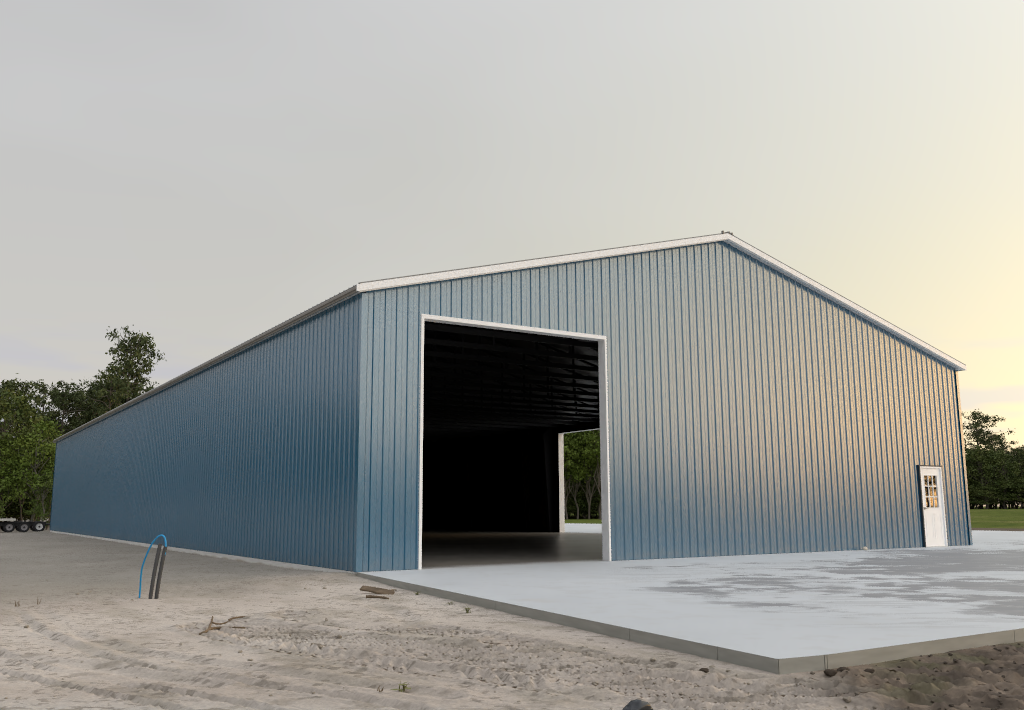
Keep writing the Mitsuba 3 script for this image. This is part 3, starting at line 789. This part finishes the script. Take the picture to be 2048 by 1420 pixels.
def wheel(key, x, y, r, rim_mat, lab=None):
    tyre = trimesh.creation.revolve(np.array([(r * 0.60, -0.09), (r * 0.9, -0.1), (r, -0.07), (r, 0.07), (r * 0.9, 0.1), (r * 0.60, 0.09), (r * 0.60, -0.09)]), sections=28)
    rim = trimesh.creation.revolve(np.array([(0.0, -0.045), (r * 0.2, -0.045), (r * 0.24, -0.02), (r * 0.5, -0.035), (r * 0.59, -0.085), (r * 0.6, -0.085), (r * 0.6, 0.08), (0.0, 0.08)]), sections=28)
    hub = trimesh.creation.cylinder(radius=r * 0.17, height=0.06, sections=14)
    hub.apply_translation((0, 0, -0.065))
    R_ = trimesh.transformations.rotation_matrix(-np.pi / 2, [1, 0, 0])
    for m in (tyre, rim, hub):
        m.apply_transform(R_)
        m.apply_translation((x, y, tz + r))
    k = add(f'{key}__wheel', tyre, 'tyre_rubber', 40, lab)
    add(f'{k}__rim', rim, rim_mat, 40)
    add(f'{k}__hub', hub, 'frame_black', 40)


wheel(TR, -1.93, ty - 0.9, 0.29, 'grey_rim')
wheel(TR, -1.20, ty - 0.9, 0.28, 'grey_rim')
wheel(TR, -0.45, ty - 0.9, 0.30, 'white_rim', 'foremost wheel with a clean white rim')
for x in (-1.93, -1.20, -0.45):
    wheel(TR, x, ty + 0.9, 0.29, 'grey_rim')
add(f'{TR}__deck', join([bevel_box(-9.5, -1.72, ty - 1.15, ty + 1.15, tz + 0.66, tz + 0.74), bevel_box(-9.5, -1.66, ty - 1.17, ty - 1.12, tz + 0.63, tz + 0.76)]), 'deck_white')
add(f'{TR}__chassis', join([bevel_box(-9.4, -0.1, ty - 0.72, ty - 0.62, tz + 0.34, tz + 0.56), bevel_box(-9.4, -0.1, ty + 0.62, ty + 0.72, tz + 0.34, tz + 0.56),
                             *[box(x, x + 0.08, ty - 0.62, ty + 0.62, tz + 0.38, tz + 0.5) for x in (-8, -6, -4, -2.5, -0.9, -0.2)],
                             *[tube([(x, ty - 0.85, tz + 0.29), (x, ty + 0.85, tz + 0.29)], 0.035) for x in (-1.93, -1.2, -0.45)]]), 'frame_black')
add(f'{TR}__fender', bevel_box(-2.25, -0.75, ty - 1.02, ty - 0.76, tz + 0.605, tz + 0.625, 0.004), 'frame_black')
add(f'{TR}__tongue', join([tube([(-0.15, ty - 0.62, tz + 0.42), (0.75, ty - 0.05, tz + 0.40)], 0.05, 8), tube([(-0.15, ty + 0.62, tz + 0.42), (0.75, ty + 0.05, tz + 0.40)], 0.05, 8)]), 'frame_black')
add(f'{TR}__jack', join([tube([(0.36, ty - 0.35, tz), (0.36, ty - 0.35, tz + 0.62)], 0.035, 10), bevel_box(0.28, 0.44, ty - 0.43, ty - 0.27, tz + 0.6, tz + 0.68)]), 'white_rim')

# ------------------------------------------------------------------ things lying about
def stick(pts, r0, r1, sides=7):
    p = CubicSpline(np.arange(len(pts)), np.array(pts, float))(np.linspace(0, len(pts) - 1, 5 * len(pts)))
    r = np.linspace(r0, r1, len(p)) * (1 + 0.2 * RNG.standard_normal(len(p)).clip(-1, 1))
    return tube(p, np.abs(r), sides)


g = gz(-3.8, -5.5) + 0.025
add('fallen_branch', join([stick([(-4.03, -5.72, g + .01), (-3.92, -5.6, g + .035), (-3.80, -5.38, g + .02), (-3.66, -5.42, g + .02), (-3.52, -5.44, g + .01)], .017, .009),
                           stick([(-3.92, -5.60, g + .035), (-3.84, -5.40, g + .085), (-3.79, -5.25, g + .12)], .014, .007),
                           stick([(-3.84, -5.40, g + .085), (-3.74, -5.40, g + .06), (-3.62, -5.36, g + .10)], .010, .005)]), 'dead_wood', True,
    'forked dead branch lying on the open sand below the conduits', 'branch')
g = gz(-0.9, -2.9)
w1 = bevel_box(-0.26, 0.26, -0.05, 0.05, -0.016, 0.016, 0.01)
w1 = w1.subdivide().subdivide()
v = np.array(w1.vertices)
v *= np.stack([1 + 0 * v[:, 0], 0.45 + 1.0 * meshkit.fbm(v * [9, 0, 0] + 4, 3, 8), 1 + 0 * v[:, 0]], 1)
v += 0.03 * (meshkit.fbm(v * 14, 2, 3)[:, None] - 0.5) + np.stack([0 * v[:, 0], 0 * v[:, 0], -0.10 * v[:, 0] ** 2], 1)
w1 = trimesh.Trimesh(v, w1.faces, process=False)
w1.apply_transform(trimesh.transformations.euler_matrix(0.5, 0.12, -0.95))
w1.apply_translation((-0.92, -2.85, g + 0.05))
add('bark_slab', w1, 'dead_wood', 40, 'curled slab of brown bark lying in the sand near the pad edge', 'bark')
add('broken_stick', stick([(-1.28, -3.30, g + .015), (-1.18, -3.42, g + .02), (-1.12, -3.65, g + .012)], .022, .012), 'dead_wood', True, 'thick broken stick end in front of the bark slab', 'stick')
add('broken_stick', stick([(-0.72, -2.80, g + .03), (-0.60, -2.72, g + .03), (-0.48, -2.55, g + .01)], .014, .006), 'dead_wood', True, 'thin broken stick beyond the bark slab, nearer the pad', 'stick')
g = gz(-3.4, -4.75)
add('straight_twig', stick([(-3.50, -4.80, g + .012), (-3.38, -4.70, g + .02), (-3.24, -4.62, g + .012)], .011, .006), 'dead_wood', True, 'short straight dark twig behind the forked branch', 'twig')
g = gz(-2.75, -10.5)
bp = trimesh.creation.icosphere(subdivisions=3, radius=1.0)
v = np.array(bp.vertices)
v = v * (0.75 + 0.7 * meshkit.fbm(v * 1.9, 3, 12)[:, None]) * np.array([0.085, 0.05, 0.05])
bp = trimesh.Trimesh(v, bp.faces, process=False)
bp.apply_translation((-2.82, -10.60, g + 0.005))
add('crumpled_plastic', bp, 'black_plastic', 25, 'crumpled black plastic scrap half buried at the front of the sand', 'scrap')
m = trimesh.creation.icosphere(subdivisions=2, radius=1.0)
v = np.array(m.vertices)
v = v * (0.7 + 0.7 * meshkit.fbm(v * 2.3, 2, 5)[:, None]) * np.array([0.06, 0.05, 0.045])
add('paper_scrap', trimesh.Trimesh(v + np.array([13.25, -0.16, 0.035]), m.faces, process=False), 'pale_scrap', 20, 'small pale crumpled scrap at the foot of the gable wall', 'scrap')
for i, (x, y, s, lb) in enumerate(((-0.72, -10.37, 0.055, 'big dark clod against the cut corner of the pad'), (-0.93, -10.43, 0.05, 'smaller dark clod just before the cut corner of the pad'), (-1.62, -9.9, 0.04, 'dark clod by the left edge of the pad'),
                                     (-0.50, -10.42, 0.045, 'dark lump of soil against the front face of the pad'))):
    m = trimesh.creation.icosphere(subdivisions=3, radius=1.0)
    v = np.array(m.vertices)
    v = v * (0.65 + 0.8 * meshkit.fbm(v * 1.7 + i * 3, 4, 20 + i)[:, None]) * np.array([1.3, 0.9, 0.6]) * s * 0.75
    add('earth_clod', trimesh.Trimesh(v + np.array([x, y, gz(x, y) + 0.05 * s]), m.faces, process=False), 'dark_rock', 30, lb, 'clod', 'dark clods along the pad')


def weed(x, y, n, h, seed, dry=False):
    rg = np.random.default_rng(seed)
    ms, z = [], gz(x, y) - 0.01
    for k in range(n):
        h_ = 0.72 * h
        a, l, hh = rg.uniform(0, 6.28), rg.uniform(0.1, 0.5) * h_, h_ * rg.uniform(0.5, 1)
        q = np.array([(0, 0, 0), (l * 0.3 * math.cos(a), l * 0.3 * math.sin(a), hh * 0.6), (l * math.cos(a), l * math.sin(a), hh)])
        q[:, 0] += x + rg.uniform(-.03, .03)
        q[:, 1] += y + rg.uniform(-.03, .03)
        q[:, 2] += z
        ms.append(tube(q, [0.0045, 0.0035, 0.0012], 5, cap=False))
        if not dry:
            for j in range(3):
                c = q[1] + (q[2] - q[1]) * rg.uniform(0, 1)
                d = rg.normal(size=3) * [0.03, 0.03, 0.012]
                s_ = np.cross(d, [0, 0, 1]) * 0.35
                ms.append(trimesh.Trimesh(np.array([c, c + d * .5 + s_, c + d, c + d * .5 - s_]), [(0, 1, 2), (0, 2, 3)], process=False))
    return join(ms)


for i, (x, y, n_, h_, dry, lb) in enumerate(((-3.62, -9.22, 5, 0.10, False, 'small weed sprout in the bare foreground sand'), (-3.80, -9.25, 4, 0.08, True, 'dry weed stem beside the foreground sprout'),
                                               (-5.21, -1.66, 6, 0.13, True, 'dead tuft of stems in the sand left of the blue tube'), (-4.98, -1.55, 3, 0.15, True, 'lone dead stem beside the left tuft'),
                                               (-1.05, -5.6, 7, 0.10, False, 'tuft of weeds against the left edge of the pad'),
                                               (-0.78, -4.7, 4, 0.08, False, 'thin weed sprig by the pad edge, second from the building'), (-0.55, -3.3, 5, 0.08, False, 'thin weed sprig by the pad edge, nearest the building'), (-2.6, -5.3, 3, 0.07, True, 'tiny dry stem on the open sand between branch and pad'))):
    add('weed', weed(x, y, n_, h_, 900 + i, dry), 'dry_stem' if dry else 'weed_green', False, lb, 'weed')

# small clods and grit over the churned sand
rg = np.random.default_rng(33)
base = trimesh.creation.icosphere(subdivisions=1, radius=1.0)
bv, bf = np.array(base.vertices), np.array(base.faces)
vs, fs, cnt = [], [], 0
for _ in range(9000):
    x, y = rg.uniform(-7.5, 3.0), rg.uniform(-13, 3)
    dens = 0.05 + (0.95 if (-10.55 < y < -10.29 and x > -0.6) else 0) + 0.9 * math.exp(-((x + 2.3 + 0.28 * (y + 9)) / 0.75) ** 2) * (y < -6) + (0.9 if (y < -10.3 and x > -1.4) else 0)
    edge = x - 0.1194 * min(y, 0)
    if rg.random() > dens or (edge > -0.03 and y > -10.32):
        continue
    s = rg.uniform(0.004, 0.010) * (1 + 1.4 * (rg.random() < 0.06)) * (1.25 if y < -10.3 and x > -1.4 else 1)
    v = bv * (0.7 + 0.6 * rg.random((len(bv), 1))) * s * np.array([1.2, 1, 0.7])
    a = rg.uniform(0, 6.28)
    ca, sa = math.cos(a), math.sin(a)
    v = v @ np.array([[ca, sa, 0], [-sa, ca, 0], [0, 0, 1]])
    vs.append((v, x, y, s))
xy = np.array([(q[1], q[2]) for q in vs])
zz = ground_z(xy[:, 0].copy(), xy[:, 1].copy())
allv = np.vstack([q[0] + np.array([q[1], q[2], z + 0.3 * q[3]]) for q, z in zip(vs, zz)])
allf = np.vstack([bf + i * len(bv) for i in range(len(vs))])
add('soil_clods', trimesh.Trimesh(allv, allf, process=False), 'clod_earth', kind='stuff', label='small clods and grit scattered over the churned sand', cat='soil')

# ------------------------------------------------------------------ trees
def quads(c, size, rg, aspect=0.5, up=0.0):
    """One leaf-clump face at each centre c, turned at random."""
    n = len(c)
    d = rg.normal(size=(n, 3))
    d[:, 2] += up
    d /= np.linalg.norm(d, axis=1, keepdims=True)
    e = np.cross(d, rg.normal(size=(n, 3)))
    e /= np.linalg.norm(e, axis=1, keepdims=True) + 1e-9
    sz = size * rg.uniform(0.6, 1.3, (n, 1))
    a, b = d * sz * 0.5, e * sz * 0.5 * aspect
    v = np.stack([c - a, c + b * 1.0, c + a, c - b], 1).reshape(-1, 3)
    k = np.arange(n)[:, None] * 4
    return v, np.vstack([k + [0, 1, 2], k + [0, 2, 3]])


def limb(p0, p1, r0, r1, rg, n=5, wob=0.06, sides=6):
    t = np.linspace(0, 1, n)[:, None]
    p = np.array(p0) * (1 - t) + np.array(p1) * t
    w = rg.normal(size=(n, 3)) * wob * np.linalg.norm(np.array(p1) - p0)
    w[0] = 0
    w[-1] *= 0.3
    return tube(p + w, np.linspace(r0, r1, n), sides, cap=False), p + w


def pine(seed, h=12.0, first=0.4, spread=2.2, nb=34, tuft=30):
    """Loblolly-like pine: bare lower trunk, uneven rounded crown of separate tufts."""
    rg = np.random.default_rng(seed)
    tr, tp = limb((0, 0, -0.2), (rg.normal() * .25, rg.normal() * .25, h * 0.97), h * 0.014 + 0.03, 0.03, rg, 9, 0.008, 8)
    wood, cs = [tr], []
    for k in range(nb):
        f = first + (0.97 - first) * ((k + rg.random()) / nb)
        i = f * (len(tp) - 1)
        base_ = tp[int(i)] + (tp[min(int(i) + 1, len(tp) - 1)] - tp[int(i)]) * (i - int(i))
        u = (f - first) / (1 - first)
        ln = spread * (0.35 + 1.0 * math.sin(math.pi * min(1, u * 0.62 + 0.22))) * rg.uniform(0.45, 1.05)
        a = k * 2.4 + rg.normal() * 0.5
        tip = base_ + np.array([math.cos(a) * ln, math.sin(a) * ln, ln * (rg.uniform(-0.05, 0.35) + 0.35 * u)])
        lm, lp = limb(base_, tip, 0.05, 0.015, rg, 5, 0.05, 5)
        wood.append(lm)
        for _ in range(4 + int(rg.random() * 3)):
            c = lp[rg.integers(2, 5)] + rg.normal(size=3) * 0.30 * np.array([1, 1, 0.7])
            cs.append(c + rg.normal(size=(tuft, 3)) * np.array([0.22, 0.22, 0.15]) * rg.uniform(0.6, 1.2))
    cs.append(tp[-1] + rg.normal(size=(tuft * 2, 3)) * np.array([0.3, 0.3, 0.3]))
    v, f = quads(np.vstack(cs), 0.27, rg, 0.45)
    return join(wood), trimesh.Trimesh(v, f, process=False)


def broad(seed, h=10.0, wid=3.0, first=0.22, clumps=70, per=52, size=0.30, trunk=0.16, lean=0.3):
    rg = np.random.default_rng(seed)
    tr, tp = limb((0, 0, -0.2), (rg.normal() * lean, rg.normal() * lean, h * 0.8), trunk, 0.03, rg, 8, 0.02, 8)
    wood, cs = [tr], []
    for k in range(clumps):
        u = rg.random() ** 0.8
        z = h * (first + (1 - first) * u)
        prof = math.sin(math.pi * min(1, 0.18 + 0.78 * u)) ** 0.7
        a, r = rg.uniform(0, 6.28), wid * prof * math.sqrt(rg.uniform(0.15, 1.0)) * rg.uniform(0.75, 1.15)
        c = np.array([math.cos(a) * r, math.sin(a) * r, z * rg.uniform(0.93, 1.03)])
        if k % 3 == 0:
            b0 = tp[min(len(tp) - 2, max(1, int(len(tp) * (u * 0.8 + 0.05))))]
            wood.append(limb(b0, c, 0.05, 0.012, rg, 5, 0.06, 5)[0])
        s = rg.uniform(0.35, 0.75) * (wid / 3.0) ** 0.5
        cs.append(c + rg.normal(size=(per, 3)) * s * np.array([0.75, 0.75, 0.5]))
    v, f = quads(np.vstack(cs), size, rg, 0.6)
    return join(wood), trimesh.Trimesh(v, f, process=False)


KINDS = {}


def species(name, made, bark, leafm):
    for i, (wood, crown) in enumerate(made):
        for part, m, mat in (('trunk', wood, bark), ('crown', crown, leafm)):
            key = f'{name}_{part}_source' + (f'_{i:03d}' if i else '')
            scene[key] = {'type': 'shapegroup', part: ply(m, mat)}
            KINDS[(name, i, part)] = key


species('pine', [pine(11), pine(12, spread=1.9, nb=28, first=0.5), pine(17, spread=1.55, nb=42, first=0.45), pine(14, spread=1.7, nb=26, first=0.55)], 'bark', 'pine_needles')
species('oak', [broad(21), broad(22, wid=3.4, clumps=80), broad(23, wid=2.6, first=0.15)], 'bark', 'oak_leaves')
species('bright', [broad(31, wid=3.2, first=0.12, clumps=80)], 'pale_bark', 'bright_leaves')
species('young', [broad(41, h=10, wid=3.6, first=0.1, clumps=46, per=40, size=0.42, trunk=0.2)], 'pale_bark', 'young_leaves')
species('slim', [broad(51, wid=2.3, first=0.42, clumps=60, trunk=0.11, lean=0.8), broad(52, wid=2.0, first=0.5, clumps=55, trunk=0.10, lean=0.5)], 'bark', 'bright_leaves')
NVAR = {'pine': 4, 'oak': 3, 'bright': 1, 'young': 1, 'slim': 2}
HREF = {'pine': 12.0, 'oak': 10.0, 'bright': 10.0, 'young': 10.0, 'slim': 10.0}
NAMES = {'pine': 'pine_tree', 'oak': 'broadleaf_tree', 'bright': 'broadleaf_tree', 'young': 'young_tree', 'slim': 'slender_tree'}


def place(kind, var, x, y, h, rot, wid=1.0):
    s = h / HREF[kind]
    return T().translate([x, y, gz(x, y)]).rotate([0, 0, 1], rot).scale([s * wid, s * wid, s])


USED = {}


def tree(kind, x, y, h, label, var=None, wid=1.0, group=None):
    nm = NAMES[kind]
    n = USED.get(nm, 0)
    USED[nm] = n + 1
    key = nm if n == 0 else f'{nm}_{n:03d}'
    var = (n * 7 + 1) % NVAR[kind] if var is None else var
    m = place(kind, var, x, y, h, n * 77.0, wid)
    for part in ('trunk', 'crown'):
        scene[f'{key}__{part}'] = {'type': 'instance', 'g': {'type': 'ref', 'id': KINDS[(kind, var, part)]}, 'to_world': m}
    tag(key, label, 'tree', group)


# beyond the far end of the building
tree('pine', -1.8, 57.0, 10.2, 'dense dark pine at the far left edge above the trailer', 2, 1.3)
tree('pine', 2.3, 72.7, 12.0, 'loose pine top just right of the dark edge pine', 1)
tree('pine', 3.4, 68.6, 11.4, 'pine with an open crown left of the sky gap over the roof corner', 3)
tree('pine', 4.9, 74.4, 11.6, 'thin pine right of the sky gap over the far roof corner', 1, 0.9)
tree('pine', 5.9, 70.3, 12.0, 'small-crowned pine midway between roof corner and the tallest pine', 0, 0.85)
tree('pine', 5.5, 62.2, 11.7, 'narrow pine leaning close to the tallest pine on its left', 3, 0.8)
tree('pine', 7.5, 63.9, 15.6, 'tallest pine with an airy rounded crown standing over the roof line', 2, 0.8)
tree('pine', 7.0, 68.0, 12.6, 'ragged pine top tucked behind the left flank of the tallest pine', 0, 0.9)
tree('oak', -1.9, 51.0, 8.2, 'dark leafy tree at the left edge below the dense pine', 1)
tree('oak', 0.9, 60.8, 7.6, 'dark rounded tree behind the bright yellow-green one', 0)
tree('oak', 5.7, 76.3, 10.4, 'dark leafy crown right above the far roof corner', 2)
tree('oak', 8.4, 79.0, 11.5, 'low leafy crown filling in beneath the tallest pine', 1)
tree('oak', 3.6, 84.5, 10.2, 'leafy crown in the back row behind the open pine', 0)
tree('bright', -0.3, 48.6, 6.5, 'bright yellow-green leafy tree at the far corner of the blue wall', 0)
tree('young', 0.1, 46.9, 3.2, 'young light green sapling beside the corner of the blue wall', 0, 0.9)
tree('young', -2.9, 46.6, 3.0, 'young light green sapling at the left edge over the trailer deck', 0, 0.9)
tree('oak', 10.1, 80.7, 12.6, 'leafy crown just right of the tallest pine and half behind the roof', 2)
for i, (x, y, h) in enumerate(((-2.2, 49.5, 5.5), (-0.6, 52.0, 5.8), (0.6, 50.0, 5.0))):
    tree('slim', x, y, h, ('slender pale-stemmed tree over the trailer deck', 'slender pale-stemmed tree behind the middle trailer wheel', 'slender pale-stemmed tree between trailer wheel and wall corner')[i], i % 2)
# seen through both doorways
for i, (x, y, h, lb) in enumerate(((50.3, 63.2, 10.0, 'pale forked trunk first from the inner jamb, seen through the doorway'), (51.9, 63.6, 10.5, 'pale trunk second from the inner jamb, seen through the doorway'),
                                    (52.6, 62.6, 10.2, 'thin trunk in the middle of the view through the doorway'), (52.1, 60.0, 10.3, 'thin trunk right of the middle of the view through the doorway'),
                                    (54.2, 60.9, 10.3, 'thin trunk nearest the front jamb in the view through the doorway'))):
    tree('slim', x, y, h, lb, i % 2)
# across the field on the right
tree('pine', 134.2, 68.6, 15.3, 'tall ragged pine standing just right of the gable wall', 1, 1.15)
tree('pine', 142.6, 71.2, 12.4, 'pine top leaning right of the tall ragged pine', 3, 1.1)
tree('pine', 140.0, 67.5, 10.6, 'small pine top in the dip of the right tree line', 1)
tree('pine', 134.1, 61.7, 9.4, 'low pine top near the right edge', 3)
tree('pine', 143.7, 63.4, 11.4, 'pine top at the very right edge over the field', 0)
tree('oak', 131.5, 66.3, 9.2, 'dark broad crown under the tall ragged pine across the field', 1, 1.3)
tree('oak', 131.1, 63.1, 8.4, 'dark broad crown in the middle of the right tree line', 0, 1.3)
tree('oak', 136.0, 62.2, 8.6, 'dark broad crown at the right end of the tree line', 2, 1.3)

# the woods behind and around, one mass each
rg = np.random.default_rng(5)


def woods(key, spots, label):
    n = 0
    for (x, y, h, kind, wid) in spots:
        var = int(rg.integers(NVAR[kind]))
        m = place(kind, var, x, y, h, float(rg.uniform(0, 360)), wid)
        for part in ('trunk', 'crown'):
            n += 1
            scene[f'{key}__{n:03d}'] = {'type': 'instance', 'g': {'type': 'ref', 'id': KINDS[(kind, var, part)]}, 'to_world': m}
    tag(key, label, 'woodland', kind='stuff')


def polar(az, d):
    a = math.radians(az)
    return CAM[0] + d * math.sin(a), CAM[1] + d * math.cos(a)


sp = []
for k in range(34):                                # behind the far end
    az, d = rg.uniform(2.0, 13.5), rg.uniform(78, 112)
    sp.append((*polar(az, d), rg.uniform(4.6, 6.0) * d / 80, 'oak', 1.15))
for k in range(12):                                # low growth at their feet
    az, d = rg.uniform(2.0, 7.5), rg.uniform(70, 76)
    sp.append((*polar(az, d), rg.uniform(2.5, 4.0), 'oak', 1.8))
woods('woodland', sp, 'shaded woodland filling in behind the trees past the far end')
sp = []
for k in range(60):                                # in line with the two doorways
    az, d = rg.uniform(28, 46), rg.uniform(104, 135)
    sp.append((*polar(az, d), rg.uniform(10, 12.5), 'oak', 1.25))
for k in range(70):
    az, d = rg.uniform(32, 43), rg.uniform(99, 112)
    sp.append((*polar(az, d), rg.uniform(1.8, 5.0), 'oak', 1.9))
woods('woodland_001', sp, 'green woodland seen through the doorways')
sp = []
for k in range(150):                               # across the field
    az, d = rg.uniform(52, 84), rg.uniform(160, 205)
    sp.append((*polar(az, d), rg.uniform(6.5, 8.6) * d / 165, 'oak', 1.5))
for k in range(110):
    az, d = rg.uniform(52, 80), rg.uniform(156, 164)
    sp.append((*polar(az, d), rg.uniform(2.0, 4.5), 'oak', 2.4))
woods('woodland_002', sp, 'dark woodland edge across the grass field')
sp = []
for k in range(260):                               # the clearing's other sides
    az = rg.uniform(84, 360)
    d = np.interp(az, [84, 100, 122, 139, 152, 180, 230, 300, 345, 362], [230, 330, 330, 215, 140, 120, 110, 105, 85, 78]) * rg.uniform(1.0, 1.22)
    sp.append((*polar(az, d), rg.uniform(9, 13.5), 'oak' if rg.random() < 0.65 else 'pine', 1.7))
for k in range(90):
    az = rg.uniform(88, 150)
    d = np.interp(az, [84, 100, 122, 139, 152], [225, 325, 325, 210, 137]) * rg.uniform(0.97, 1.05)
    sp.append((*polar(az, d), rg.uniform(4, 8.5), 'oak', 2.4))
woods('woodland_003', sp, 'woodland round the rest of the clearing')
